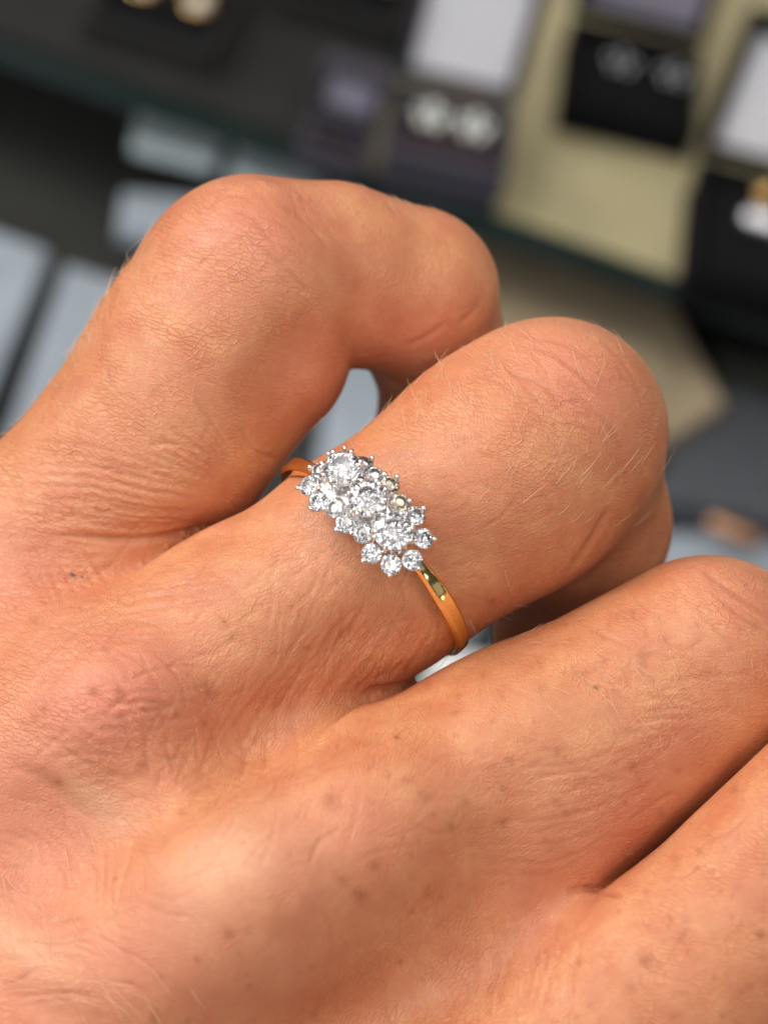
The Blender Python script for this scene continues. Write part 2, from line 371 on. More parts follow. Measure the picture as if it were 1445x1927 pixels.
dots = np.zeros(len(V), np.float32)
for (u, v, r_) in ((1122, 1292, 3.6), (137, 1080, 3.4), (142, 1083, 2.5), (156, 1084, 2), (746, 1388, 2.2)):
    dots = np.maximum(dots, gauss(u, v, r_, r_*.7, 10))
# direction of the fine lines: weights of four grain directions
ctrl = [(200, 500, 0), (450, 420, 1), (200, 850, 1), (350, 930, 1), (100, 1080, 0), (60, 1150, 0), (300, 1130, 2), (450, 1090, 2), (600, 1020, 2), (200, 1330, 1), (620, 1250, 3), (760, 1230, 3), (480, 1420, 3), (250, 1480, 1),
        (800, 900, 1), (1000, 750, 1), (900, 1000, 2), (1050, 1300, 0), (1250, 1400, 2), (1050, 1550, 2), (1300, 1130, 1), (950, 1850, 3), (700, 1850, 3), (100, 1650, 3), (60, 1850, 0), (1300, 1750, 1), (1400, 1600, 1), (450, 1650, 2), (600, 600, 1), (800, 500, 3)]
grain = np.zeros((len(V), 4), np.float32); ws = np.zeros(len(V), np.float32)
for (u, v, k) in ctrl:
    g = np.exp(-((UV[:, 0] - u)**2 + (UV[:, 1] - v)**2)/(2*130.0**2)) + 1e-7
    grain[:, k] += g; ws += g
grain /= ws[:, None]

def skin_material():
    N = NT('skin'); b = N.b
    at = N.n('ShaderNodeAttribute', attribute_name='rest'); ac = N.n('ShaderNodeAttribute', attribute_name='tone'); ag = N.n('ShaderNodeAttribute', attribute_name='grain')
    dt = N.n('ShaderNodeAttribute', attribute_name='specks')
    P = at.outputs['Vector']
    sp = N.n('ShaderNodeSeparateColor'); N.l(ac.outputs['Color'], sp.inputs[0]); sg = N.n('ShaderNodeSeparateColor'); N.l(ag.outputs['Color'], sg.inputs[0])
    wob = N.n('ShaderNodeTexNoise', i_Scale=0.35, i_Detail=2.0); N.l(P, wob.inputs['Vector'])
    wv = N.n('ShaderNodeVectorMath', operation='MULTIPLY_ADD'); N.l(wob.outputs['Color'], wv.inputs[0]); wv.inputs[1].default_value = (1.1, 1.1, 1.1); N.l(P, wv.inputs[2])
    wob2 = N.n('ShaderNodeTexNoise', i_Scale=1.6, i_Detail=2.0); N.l(P, wob2.inputs['Vector'])
    wv2 = N.n('ShaderNodeVectorMath', operation='MULTIPLY_ADD'); N.l(wob2.outputs['Color'], wv2.inputs[0]); wv2.inputs[1].default_value = (.16, .16, .16); N.l(wv.outputs[0], wv2.inputs[2])
    hs = []
    wts = [N.math('ADD', sg.outputs[0], sg.outputs[1]), sg.outputs[2], ag.outputs['Alpha']]
    for k, ang in enumerate((16, -27, -60)):
        mp = N.n('ShaderNodeVectorRotate', rotation_type='Z_AXIS', i_Angle=math.radians(-ang)); N.l(wv2.outputs[0], mp.inputs['Vector'])
        sc = N.n('ShaderNodeVectorMath', operation='MULTIPLY'); N.l(mp.outputs[0], sc.inputs[0]); sc.inputs[1].default_value = (1.1, 2.9, 0.9)
        vo = N.n('ShaderNodeTexVoronoi', feature='DISTANCE_TO_EDGE', voronoi_dimensions='2D', i_Scale=1.0); N.l(sc.outputs[0], vo.inputs['Vector'])
        st = N.math('SMOOTH_MIN', vo.outputs['Distance'], 0.13, 0.06)
        sc2 = N.n('ShaderNodeVectorMath', operation='MULTIPLY'); N.l(mp.outputs[0], sc2.inputs[0]); sc2.inputs[1].default_value = (0.8, 4.2, 1.2)
        nz = N.n('ShaderNodeTexNoise', noise_dimensions='2D', i_Scale=1.0, i_Detail=3.0, i_Roughness=0.6); N.l(sc2.outputs[0], nz.inputs['Vector'])
        h = N.math('MULTIPLY_ADD', nz.outputs[0], 0.05, N.math('MULTIPLY', st, 1.0))
        hs.append(N.math('MULTIPLY', h, wts[k]))
    H = N.math('ADD', N.math('ADD', hs[0], hs[1]), hs[2])
    # polygonal net of the smallest lines and pores
    v2 = N.n('ShaderNodeTexVoronoi', feature='DISTANCE_TO_EDGE', voronoi_dimensions='2D', i_Scale=4.4); N.l(wv2.outputs[0], v2.inputs['Vector'])
    net = N.math('SMOOTH_MIN', v2.outputs['Distance'], 0.2, 0.15)
    fine = N.n('ShaderNodeTexNoise', i_Scale=9.0, i_Detail=3.0); N.l(P, fine.inputs['Vector'])
    amp = N.n('ShaderNodeTexNoise', i_Scale=0.30, i_Detail=3.0); N.l(P, amp.inputs['Vector'])
    ampf = N.n('ShaderNodeMapRange'); N.l(amp.outputs[0], ampf.inputs[0]); ampf.inputs[1].default_value = .35; ampf.inputs[2].default_value = .65; ampf.inputs[3].default_value = .15; ampf.inputs[4].default_value = 1.25
    Hs = N.math('ADD', N.math('MULTIPLY', H, ampf.outputs[0]), N.math('ADD', N.math('MULTIPLY', net, 0.25), N.math('MULTIPLY', fine.outputs[0], 0.05)))
    bp = N.n('ShaderNodeBump', i_Strength=1.0, i_Distance=0.00033); rl = N.n('ShaderNodeAttribute', attribute_name='relief'); N.l(rl.outputs['Fac'], bp.inputs['Strength']); N.l(Hs, bp.inputs['Height']); N.l(bp.outputs[0], b.inputs['Normal'])
    # colour
    mot = N.n('ShaderNodeTexNoise', i_Scale=0.22, i_Detail=5.0, i_Roughness=0.62); N.l(P, mot.inputs['Vector'])
    mot2 = N.n('ShaderNodeTexNoise', i_Scale=1.5, i_Detail=4.0, i_Roughness=0.7); N.l(P, mot2.inputs['Vector'])
    def mix(a, c, f, mode='MIX'):
        mx = N.n('ShaderNodeMix', data_type='RGBA', blend_type=mode)
        if isinstance(a, tuple): mx.inputs[6].default_value = a
        else: N.l(a, mx.inputs[6])
        if isinstance(c, tuple): mx.inputs[7].default_value = c
        else: N.l(c, mx.inputs[7])
        if isinstance(f, float): mx.inputs[0].default_value = f
        else: N.l(f, mx.inputs[0])
        return mx.outputs[2]
    def ramp(x, a, c, lo=0.0, hi=1.0):
        mr = N.n('ShaderNodeMapRange'); N.l(x, mr.inputs[0]); mr.inputs[1].default_value = a; mr.inputs[2].default_value = c; mr.inputs[3].default_value = lo; mr.inputs[4].default_value = hi; return mr.outputs[0]
    col = mix((0.565, 0.200, 0.088, 1), (0.69, 0.322, 0.150, 1), ramp(mot.outputs[0], .33, .67))
    col = mix(col, (0.63, 0.20, 0.12, 1), ramp(mot2.outputs[0], .48, .72, 0, .6))
    col = mix(col, (0.69, 0.245, 0.165, 1), N.math('MULTIPLY', sp.outputs[0], 0.85))
    col = mix(col, (0.72, 0.47, 0.28, 1), N.math('MULTIPLY', sp.outputs[2], 0.6))
    col = mix(col, (0.36, 0.10, 0.03, 1), N.math('MULTIPLY', N.math('MULTIPLY', sp.outputs[1], ramp(mot2.outputs[0], .35, .6, .5, 1)), 0.85))
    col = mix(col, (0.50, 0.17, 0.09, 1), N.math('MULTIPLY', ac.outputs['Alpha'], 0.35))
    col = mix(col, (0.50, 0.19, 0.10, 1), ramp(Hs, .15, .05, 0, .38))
    col = mix(col, (0.07, 0.03, 0.015, 1), dt.outputs['Fac'])
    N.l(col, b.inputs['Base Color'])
    N.l(ramp(mot2.outputs[0], .3, .7, .30, .44), b.inputs['Roughness'])
    b.inputs['Specular IOR Level'].default_value = 0.5
    b.inputs['Subsurface Weight'].default_value = 0.5; b.inputs['Subsurface Radius'].default_value = (1.0, .33, .16); b.inputs['Subsurface Scale'].default_value = 0.0011
    return N.m
hm = np_mesh('hand', unproj(V), Q); smooth(hm)
def attr(name, typ, data):
    a = hm.attributes.new(name, typ, 'POINT'); a.data.foreach_set({'FLOAT_VECTOR': 'vector', 'FLOAT_COLOR': 'color', 'FLOAT': 'value'}[typ], np.asarray(data, np.float32).ravel())
attr('rest', 'FLOAT_VECTOR', V/25.0); attr('tone', 'FLOAT_COLOR', tone); attr('grain', 'FLOAT_COLOR', grain); attr('specks', 'FLOAT', dots); attr('relief', 'FLOAT', smooth_zone)
hand = link('hand', hm, skin_material())
tag(hand, 'bare left hand with bent fingers, the diamond ring worn on its ring finger', 'hand')
# ---- fine hair growing on the fingers (child of the hand)
def hairs():
    FU = V[:, 0]; FV = V[:, 1]; verts = []; faces = []
    # (centre u, v, spread u, spread v, count, direction in degrees (0 right, 90 up), length)
    reg = [(900, 760, 140, 80, 75, 118, 62), (760, 840, 80, 60, 30, 100, 50), (1040, 860, 80, 60, 26, 60, 60), (960, 700, 120, 40, 22, 112, 60),
           (1150, 1210, 170, 80, 85, -72, 62), (1000, 1240, 80, 60, 22, -60, 60), (1260, 1280, 90, 50, 24, -85, 60), (1330, 1180, 80, 40, 12, -100, 50),
           (700, 400, 90, 25, 26, 110, 40), (300, 560, 90, 60, 30, 112, 50), (160, 650, 60, 60, 22, 125, 55), (250, 700, 90, 70, 18, 118, 48),
           (100, 1620, 90, 120, 26, -62, 75), (90, 1790, 90, 60, 18, -20, 90), (230, 1850, 60, 60, 8, -48, 90), (540, 960, 60, 30, 10, -30, 60),
           (1120, 930, 70, 60, 12, 50, 55), (820, 1010, 60, 60, 10, 62, 45), (1000, 600, 60, 12, 6, 95, 30)]
    vis = NRM[:, 2] > 0.05
    for (cu, cv, su, sv, n, ang, L) in reg:
        idx = np.where(vis & (np.abs(FU - cu) < 2.2*su) & (np.abs(FV - cv) < 2.2*sv))[0]
        wgt = np.exp(-0.5*(((FU[idx] - cu)/su)**2 + ((FV[idx] - cv)/sv)**2)); wgt /= wgt.sum()
        for i in rng.choice(idx, n, p=wgt): add_hair(i, ang, L, verts, faces)
    # along the outline of the little finger
    sil = np.where((np.abs(NRM[:, 2]) < 0.18) & (NRM[:, 0] < 0) & (FU > 20) & (FU < 330) & (FV > 430) & (FV < 900) & (FU < 420 - 0.0*FV))[0]
    sil = sil[(FV[sil] < 830 - 0.9*FU[sil] + 120)]
    for i in rng.choice(sil, 50): add_hair(i, 140, 55, verts, faces)
    sil = np.where((np.abs(NRM[:, 2]) < 0.2) & (NRM[:, 1] < 0) & (FU > 640) & (FU < 800) & (FV < 420))[0]
    for i in rng.choice(sil, 16): add_hair(i, 115, 28, verts, faces)
    me = bpy.data.meshes.new('fine_hair'); me.from_pydata(verts, [], faces); smooth(me)
    return me
def add_hair(i, ang, L, verts, faces):
    p = V[i].copy(); nrm = NRM[i]
    a = math.radians(ang + rng.normal(0, 10)); d = np.array([math.cos(a), -math.sin(a), 0.0])
    d = d - nrm*(d @ nrm); d /= max(np.linalg.norm(d), .2); L = L*rng.uniform(.45, 1.15)
    lift = rng.uniform(.12, .5); bend = rng.normal(0, .35); side = np.cross(nrm, d)
    K = 6; pts = []
    for k in range(K):
        t = k/(K - 1)
        pts.append(p - nrm*1.5 + d*L*t + nrm*L*(lift*t - 0.42*lift*t*t) + side*L*bend*t*t*0.5)
    pts = unproj(np.array(pts)); r0 = 0.62/PXM*rng.uniform(.7, 1.15)
    base = len(verts)
    for k in range(K):
        tg = pts[min(k+1, K-1)] - pts[max(k-1, 0)]; tg /= np.linalg.norm(tg)
        x = np.cross(tg, F); x /= np.linalg.norm(x); y = np.cross(tg, x); r = r0*(1 - 0.8*(k/(K-1))**1.5)
        for j in range(3):
            q = 2*math.pi*j/3; verts.append(tuple(pts[k] + r*(x*math.cos(q) + y*math.sin(q))))
    for k in range(K - 1):
        for j in range(3):
            a0 = base + 3*k + j; a1 = base + 3*k + (j+1) % 3; faces.append((a0, a1, a1 + 3, a0 + 3))
hm_ = NT('hair'); hm_.b.inputs['Base Color'].default_value = (0.72, 0.47, 0.28, 1); hm_.b.inputs['Roughness'].default_value = 0.4; hm_.b.inputs['Specular IOR Level'].default_value = 0.6
tc_ = hm_.n('ShaderNodeTexCoord'); nz_ = hm_.n('ShaderNodeTexNoise', i_Scale=300.0); hm_.l(tc_.outputs['Object'], nz_.inputs['Vector'])
mx_ = hm_.n('ShaderNodeMix', data_type='RGBA'); mx_.inputs[6].default_value = (0.62, 0.36, 0.2, 1); mx_.inputs[7].default_value = (0.85, 0.62, 0.42, 1); hm_.l(nz_.outputs[0], mx_.inputs[0]); hm_.l(mx_.outputs[2], hm_.b.inputs['Base Color'])
tag(link('fine_hair', hairs(), hm_.m, hand), kind='stuff')

# ================================================================== RING
MM = 0.001
gold = simple('yellow_gold', (0.90, 0.67, 0.28), 0.09, 1.0, 0.04, 900, 0.00002)
white_gold = simple('white_gold', (0.93, 0.91, 0.89), 0.2, 1.0, 0.03, 900)
def gem_mat(name, col):
    N = NT(name); N.b.inputs['Base Color'].default_value = (*col, 1); N.b.inputs['Roughness'].default_value = 0.0
    N.b.inputs['IOR'].default_value = 2.42; N.b.inputs['Transmission Weight'].default_value = 1.0; return N.m
diamond = gem_mat('diamond', (1, 1, 1)); champagne = gem_mat('champagne_diamond', (1.0, 0.93, 0.74))
def H3(x, y, z):   # hand-space direction -> world
    return Vector(R*x + U*y - F*z)
ca = math.sqrt(1 - .25**2)
S_ = H3(.68, -.733, 0).normalized(); A_ = H3(.733*ca, .68*ca, -.25).normalized(); A_ = (A_ - S_*A_.dot(S_)).normalized(); T_ = S_.cross(A_); 
if T_.dot(H3(0, 0, 1)) < 0: T_ = -T_
RC = Vector(unproj(np.array([702., 1050., -238.]))); RB = 243/PXM
phi = math.radians(-21)
N_ = T_*math.cos(phi) + S_*math.sin(phi); E1 = (S_*math.cos(phi) - T_*math.sin(phi))
HC = RC + N_*(RB + 64/PXM)
ringM = Matrix.Identity(4)
for i in range(3):
    ringM[i][0] = E1[i]; ringM[i][1] = A_[i]; ringM[i][2] = (E1.cross(A_))[i]; ringM[i][3] = RC[i]
NZ = E1.cross(A_); sgn = 1 if NZ.dot(N_) > 0 else -1
ring = empty('diamond_ring', ringM); inv = ringM.inverted()
tag(ring, 'yellow gold ring with a triple flower cluster of diamonds, worn on the bent ring finger', 'ring')
def local(p): return inv @ Vector(p)
def rlink(name, bm, mat, parent=None, sm=False):
    me = bm_mesh(name, bm, sm); me.transform(inv); o = link(name, me, mat, parent or ring); return o
bm = bmesh.new(); NS = 180; prev = None; first = None
for i in range(NS):
    th = 2*math.pi*i/NS; dd = (th - phi + math.pi) % (2*math.pi) - math.pi
    rad = T_*math.cos(th) + S_*math.sin(th); ad = abs(math.degrees(dd))
    w = 18 - 4.5*math.exp(-((ad - 38)/12)**2) ; h = 10.5 + 3*math.exp(-((ad-90)/40)**2)
    sink = 0 if ad > 24 else 0
    pr = [(-w, -h*.9), (-w*.45, -h), (w*.45, -h), (w, -h*.9), (w*1.02, h*.35), (w*.62, h), (w*.3, h*1.03), (-w*.3, h*1.03), (-w*.62, h), (-w*1.02, h*.35)]
    row = [bm.verts.new(RC + rad*(RB + y/PXM) + A_*(x/PXM)) for x, y in pr]
    if prev:
        for j in range(len(pr)): bm.faces.new((prev[j], prev[(j+1) % len(pr)], row[(j+1) % len(pr)], row[j]))
    else: first = row
    prev = row
for j in range(len(pr)): bm.faces.new((prev[j], prev[(j+1) % len(pr)], first[(j+1) % len(pr)], first[j]))
bmesh.ops.recalc_face_normals(bm, faces=bm.faces[:])
band = rlink('band', bm, gold, None, True)
mdb = band.modifiers.new('bevel', 'BEVEL'); mdb.width = 0.00005; mdb.segments = 3; mdb.limit_method = 'ANGLE'; mdb.angle_limit = math.radians(12); mdb.harden_normals = True

big = [(645, 887), (692, 943), (740, 1002)]
small = [(648, 862), (683, 873), (704, 894), (733, 911), (751, 945), (782, 970), (797, 1013), (776, 1054), (736, 1063), (699, 1042), (683, 1003), (649, 984), (631, 955), (599, 943), (581, 913), (603, 884)]
def solve(u, v, drop=0.0):
    """point of the domed head seen at pixel u, v, and the dome's normal there"""
    x = y = 0.0; d = Vector(R*((u - 722.5)/D0) - U*((v - 963.5)/D0) + F); c = Vector(CAM)
    for _ in range(12):
        z = -(x*x/900 + y*y/420) - drop
        o = HC + N_*(z/PXM); t = (o - c).dot(N_)/d.dot(N_); p = c + d*t - o
        x, y = p.dot(E1)*PXM, p.dot(A_)*PXM
    P = HC + (E1*x + A_*y + N_*z)/PXM
    n = (N_ + E1*(2*x/900) + A_*(2*y/420)).normalized()
    return P, n, x, y
def frame(p, n, rot=0.0):
    z = n.normalized(); x = E1 - z*E1.dot(z); x.normalize(); y = z.cross(x)
    x2 = x*math.cos(rot) + y*math.sin(rot); y2 = z.cross(x2)
    M = Matrix.Identity(4)
    for i in range(3): M[i][0], M[i][1], M[i][2], M[i][3] = x2[i], y2[i], z[i], p[i]
    return M
def brilliant(r):
    b = bmesh.new()
    for k in range(8):
        a = math.radians(45*k)
        b.verts.new((.55*math.cos(a), .55*math.sin(a), .30))
        a2 = a + math.radians(22.5); b.verts.new((.79*math.cos(a2), .79*math.sin(a2), .175))
        b.verts.new((.24*math.cos(a2), .24*math.sin(a2), -.66))
    for k in range(16):
        a = math.radians(22.5*k + 0); b.verts.new((math.cos(a), math.sin(a), .03)); b.verts.new((math.cos(a), math.sin(a), -.03))
    b.verts.new((0, 0, -.84))
    bmesh.ops.convex_hull(b, input=b.verts[:]); bmesh.ops.scale(b, vec=(r, r, r), verts=b.verts[:]); return b
def capsule(b, p, q, r, r2=None, seg_=10):
    r2 = r if r2 is None else r2
    z = (q - p); L = z.length; z.normalize(); x = z.orthogonal().normalized(); y = z.cross(x); rows = []
    prof = [(-r*math.cos(a), r*math.sin(a)) for a in (0.05, .5, 1.0, 1.45)] + [(L + r2*math.sin(a), r2*math.cos(a)) for a in (0.1, .55, 1.05, 1.5)]
    for (h_, rr) in prof:
        rows.append([b.verts.new(p + z*h_ + (x*math.cos(2*math.pi*j/seg_) + y*math.sin(2*math.pi*j/seg_))*rr) for j in range(seg_)])
    for a, c in zip(rows[:-1], rows[1:]):
        for j in range(seg_): b.faces.new((a[j], a[(j+1) % seg_], c[(j+1) % seg_], c[j]))
    b.faces.new(rows[0][::-1]); b.faces.new(rows[-1])
def cup(b, M, r, depth):
    rows = []
    for (rr, z) in ((1.0, -.02), (1.05, -.10), (.98, -.30), (.55, -depth), (.30, -depth), (.45, -.55), (.93, -.08)):
        rows.append([b.verts.new(M @ Vector((rr*r*math.cos(2*math.pi*j/24), rr*r*math.sin(2*math.pi*j/24), z*r))) for j in range(24)])
    rows.append(rows[0])
    for a, c in zip(rows[:-1], rows[1:]):
        for j in range(24): b.faces.new((a[j], a[(j+1) % 24], c[(j+1) % 24], c[j]))
setb = bmesh.new(); prongs = []
gems = [(u, v, 36.5, True) for u, v in big] + [(u, v, 20.0, False) for u, v in small]
info = []
for gi, (u, v, r, isbig) in enumerate(gems):
    P, n, x, y = solve(u, v, 0 if isbig else 8)
    if isbig: P = P + n*(13/PXM)
    r = r/PXM; info.append((P, n, r, isbig, x, y))
for gi, (P, n, r, isbig, x, y) in enumerate(info):
    if not isbig:      # petals lean outwards from the nearest large stone
        c = min(info[:3], key=lambda q: (q[0] - P).length)[0]
        o = (P - c); o = (o - n*o.dot(n)).normalized(); n = (n + o*0.16).normalized()
    if not isbig:
        capsule(setb, P - n*r*1.25, c - n*r*1.5 + o*info[0][2]*.4, 9/PXM, seg_=8)
    M = frame(P, n, random.uniform(0, .8) if gi > 2 else (.2, .05, .35)[gi])
    b = brilliant(r*(.985 if isbig else 1)); bmesh.ops.transform(b, matrix=M, verts=b.verts[:]); bmesh.ops.recalc_face_normals(b, faces=b.faces[:])
    o_ = rlink('large_diamond' if isbig else 'small_diamond', b, champagne if gi in (7, 6) else diamond, None, False)
    if gi in (6, 7): o_['label'] = 'small diamond of a faint yellow tint'
    cup(setb, M, r*.98, 1.25 if isbig else 1.5)
    if not isbig:      # a claw at the outer tip, one on each inner shoulder
        for ang, rr, zz in ((0, 1.10, .24),):
            d = (o*math.cos(ang) + n.cross(o)*math.sin(ang))
            prongs.append((P - n*r*1.3 + d*r*.75, P - n*r*.05 + d*r*1.10, P + n*r*.26 + d*r*.95, 5.6))
    else:
        for k in range(6):
            a = math.radians(60*k + 30); d = M.to_3x3() @ Vector((math.cos(a), math.sin(a), 0))
            tip = P + d*r*.97 + n*r*.2
            if any((q[0] - tip).length < q[2]*.9 for q in info[:3] if q[0] is not P): continue
            prongs.append((P - n*r*.7 + d*r*.95, P + n*r*.0 + d*r*1.05, P + n*r*.22 + d*r*.93, 5.0))
for k in range(16):
    a, c = info[3 + k], info[3 + (k + 1) % 16]; mid = (a[0] + c[0])/2; bgm = min(info[:3], key=lambda q: (q[0] - mid).length)
    n = bgm[1]; d = (mid - bgm[0]); d = (d - n*d.dot(n)).normalized(); e = bgm[0] + d*bgm[2]*1.08
    prongs.append((e - n*bgm[2]*.7, e - n*bgm[2]*.1, e + n*bgm[2]*.16 - d*bgm[2]*.06, 5.0))
# gallery: a domed plate under the stones and two feet that join the band
rows = []
for k in range(5):
    f = k/4
    ring_ = []
    for j in range(48):
        a = 2*math.pi*j/48; x, y = 104*f*math.cos(a), 56*f*math.sin(a)
        ring_.append(setb.verts.new(HC + (E1*x + A_*y + N_*(-(x*x/900 + y*y/420) - 19))/PXM))
    rows.append(ring_)
for a, c in zip(rows[:-1], rows[1:]):
    for j in range(48): setb.faces.new((a[j], a[(j+1) % 48], c[(j+1) % 48], c[j]))
for x in (-70, 70):
    capsule(setb, HC + (E1*x*.8 - N_*68)/PXM, HC + (E1*x - N_*26)/PXM, 12/PXM)
for k in range(28):
    a, a2 = [2*math.pi*q/28 for q in (k, k+1)]
    p, q = [HC + (E1*74*math.cos(t) + A_*34*math.sin(t) + N_*(-48 - (74*math.cos(t))**2/900))/PXM for t in (a, a2)]
    capsule(setb, p, q, 4/PXM, seg_=6)
bmesh.ops.recalc_face_normals(setb, faces=setb.faces[:])
setting = rlink('setting', setb, white_gold, None, True)
for (p0, p1, p2, r) in prongs:
    b = bmesh.new(); capsule(b, p0, p1, 3.6/PXM, 3.8/PXM, 10); capsule(b, p1, p2, 3.8/PXM, r/PXM, 12)
    rlink('prong', b, white_gold, setting, True)

# ================================================================== DISPLAY CASE BEHIND
charcoal = simple('charcoal_velvet', (0.026, 0.026, 0.024), 0.9, 0, .3, 60)
floor_m = simple('case_floor_felt', (0.045, 0.046, 0.042), 0.85, 0, .3, 30)
black = simple('black_velvet', (0.006, 0.006, 0.007), 0.9, 0, .3, 90)
plum = simple('plum_velvet', (0.035, 0.022, 0.025), 0.9, 0, .3, 90)
leather = simple('dark_leatherette', (0.045, 0.04, 0.055), 0.35, 0, .2, 150)
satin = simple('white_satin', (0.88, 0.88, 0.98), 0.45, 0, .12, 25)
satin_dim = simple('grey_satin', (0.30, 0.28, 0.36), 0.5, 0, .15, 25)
cream = simple('cream_card', (0.38, 0.335, 0.19), 0.5, 0, .4, 28)
beige = simple('beige_stone', (0.36, 0.29, 0.19), 0.35, 0, .7, 38)
bluegrey = simple('bluegrey_leather', (0.33, 0.38, 0.43), 0.3, 0, .35, 50)
paleblue = simple('pale_reflection', (0.60, 0.70, 0.71), 0.25, 0, .2, 30)  # reflection in the glass, painted as a pale colour
shelfglass = simple('green_glass', (0.010, 0.022, 0.019), 0.2, 0, .1, 20)
pearl = simple('pearl', (0.84, 0.88, 0.82), 0.12, 0, .1, 300)
cgold = simple('earring_gold', (0.80, 0.52, 0.20), 0.2, 1.0, .05, 300)
silver = simple('earring_silver', (0.85, 0.85, 0.88), 0.4, 1.0, .05, 300)
copper = simple('copper', (0.45, 0.25, 0.15), 0.4, 1.0, .05, 100)

def slab(name, quad, z, th, mat, label=None, cat=None, group=None, kind=None, bev=0.0015):
    """slab whose top face has its corners at the given pixels, lying at height z (its underside) """
    b = bmesh.new(); top = [Vector(on_plane(u, v, z + th)) for u, v in quad]
    vt = [b.verts.new(p) for p in top]; vb = [b.verts.new(p - Vector((0, 0, th))) for p in top]
    b.faces.new(vt); b.faces.new(vb[::-1]); k = len(vt)
    for i in range(k): b.faces.new((vt[i], vb[i], vb[(i+1) % k], vt[(i+1) % k]))
    bmesh.ops.recalc_face_normals(b, faces=b.faces[:])
    if bev: bmesh.ops.bevel(b, geom=b.edges[:], offset=bev, segments=3, affect='EDGES', profile=.5)
    o = link(name, bm_mesh(name, b, False), mat); return tag(o, label, cat, group, kind)
FLOOR = -0.06
b = bmesh.new(); box(b, Vector((0, .4, FLOOR - .01)), (6, 6, .02)); tag(link('floor', bm_mesh('floor', b), floor_m), kind='structure')
e0 = Vector(on_plane(0, 96)); e1 = Vector(on_plane(1445, 612)); dx = (e1 - e0).normalized(); dy = Vector((-dx.y, dx.x, 0))
def glass_shelf():
    b = bmesh.new(); a = e0 - dx*.35; c = e1 + dx*.35
    for th, mat in ((0.005, shelfglass),):
        vt = [b.verts.new(p - Vector((0, 0, .0005))) for p in (a, c, c + dy*.6, a + dy*.6)]
        vb = [b.verts.new(v.co - Vector((0, 0, th))) for v in vt]
        b.faces.new(vt); b.faces.new(vb[::-1])
        for i in range(4): b.faces.new((vt[i], vb[i], vb[(i+1) % 4], vt[(i+1) % 4]))
    bmesh.ops.recalc_face_normals(b, faces=b.faces[:]); bmesh.ops.bevel(b, geom=b.edges[:], offset=.001, segments=2, affect='EDGES')
    return link('glass_shelf', bm_mesh('glass_shelf', b), shelfglass)
tag(glass_shelf(), 'upper glass shelf of the display case with a dark green front edge', 'shelf')
def sheet(name, p, mat, z0, z1, *t):
    b = bmesh.new(); vt = [b.verts.new(Vector((q.x, q.y, z1))) for q in p]; vb = [b.verts.new(Vector((q.x, q.y, z0))) for q in p]
    b.faces.new(vt); b.faces.new(vb[::-1]); k = len(p)
    for i in range(k): b.faces.new((vt[i], vb[i], vb[(i+1) % k], vt[(i+1) % k]))
    bmesh.ops.recalc_face_normals(b, faces=b.faces[:]); return tag(link(name, bm_mesh(name, b), mat), *t)
def px(u, v, z=0.0): return Vector(on_plane(u, v, z))
def alongedge(u, v, off):   # project a pixel onto the shelf and keep it `off` behind the edge
    p = px(u, v); return e0 + dx*((p - e0).dot(dx)) + dy*off
split = (px(665, 330) - e0).dot(dx)
sheet('shelf_liner', [e0 + dx*(split) + dy*.006, e1 + dx*.3 + dy*.006, e1 + dx*.3 + dy*.59, e0 + dx*split + dy*.59], cream, 0, .0012,
      'cream card liner on the right half of the glass shelf', 'liner')
sheet('velvet_mat', [e0 - dx*.3 + dy*.006, e0 + dx*(split - .004) + dy*.006, e0 + dx*(split - .004) + dy*.59, e0 - dx*.3 + dy*.59], charcoal, 0, .0015,
      'charcoal velvet mat on the left half of the glass shelf', 'mat')

def jewellery_box(fl, fr, depth, height, lid_h, lid_open, body, pad, lining, label, group='open jewellery boxes on the glass shelf'):
    p0, p1 = px(*fl, .0015), px(*fr, .0015); X = (p1 - p0); W = X.length; X.normalize(); Y = Vector((-X.y, X.x, 0))
    M = Matrix(((X.x, Y.x, 0, p0.x), (X.y, Y.y, 0, p0.y), (0, 0, 1, .0015), (0, 0, 0, 1)))
    root = empty('jewellery_box', M); tag(root, label, 'jewellery box', group)
    t = .0025
    b = bmesh.new()
    box(b, Vector((W/2, depth/2, .0015)), (W, depth, .003), .0006)
    box(b, Vector((W/2, t/2, height/2 + .003)), (W, t, height - .0061), .0006); box(b, Vector((W/2, depth - t/2, height/2 + .003)), (W, t, height - .006), .0006)
    for x in (t/2, W - t/2): box(b, Vector((x, depth/2, height/2 + .003)), (t, depth - 2*t - .0002, height - .0065), .0006)
    me = bm_mesh('base', b); link('base', me, body, root)
    b = bmesh.new(); box(b, Vector((W/2, depth/2, height/2)), (W - 2*t - .001, depth - 2*t - .001, height - .0075), .0015); link('pad', bm_mesh('pad', b), pad, root)
    T = Matrix.Translation((0, depth, height + .001)) @ Matrix.Rotation(math.radians(-(lid_open - 90)), 4, 'X')
    b = bmesh.new(); box(b, Vector((W/2, .009, lid_h/2)), (W, .003, lid_h), .0006)
    for x in (t/2, W - t/2): box(b, Vector((x, .0037, lid_h/2)), (t, .0075, lid_h - .0003), .0006)
    box(b, Vector((W/2, .0037, lid_h - t/2)), (W - 2*t - .0002, .0075, t), .0006); box(b, Vector((W/2, .0037, t/2)), (W - 2*t - .0002, .0075, t), .0006)
    bmesh.ops.transform(b, matrix=T, verts=b.verts[:]); lid = link('lid', bm_mesh('lid', b), body, root)
    b = bmesh.new(); box(b, Vector((W/2, .0045, lid_h/2)), (W - 2*t - .001, .005, lid_h - 2*t - .001), .002)
    bmesh.ops.transform(b, matrix=T, verts=b.verts[:]); link('lid_lining', bm_mesh('lid_lining', b), lining, lid)
    return M, W, height
def on_box(info, fx, dy_, dz=0.0):
    M, W, h = info; return M @ Vector((W*fx, dy_, h - .004 + dz))
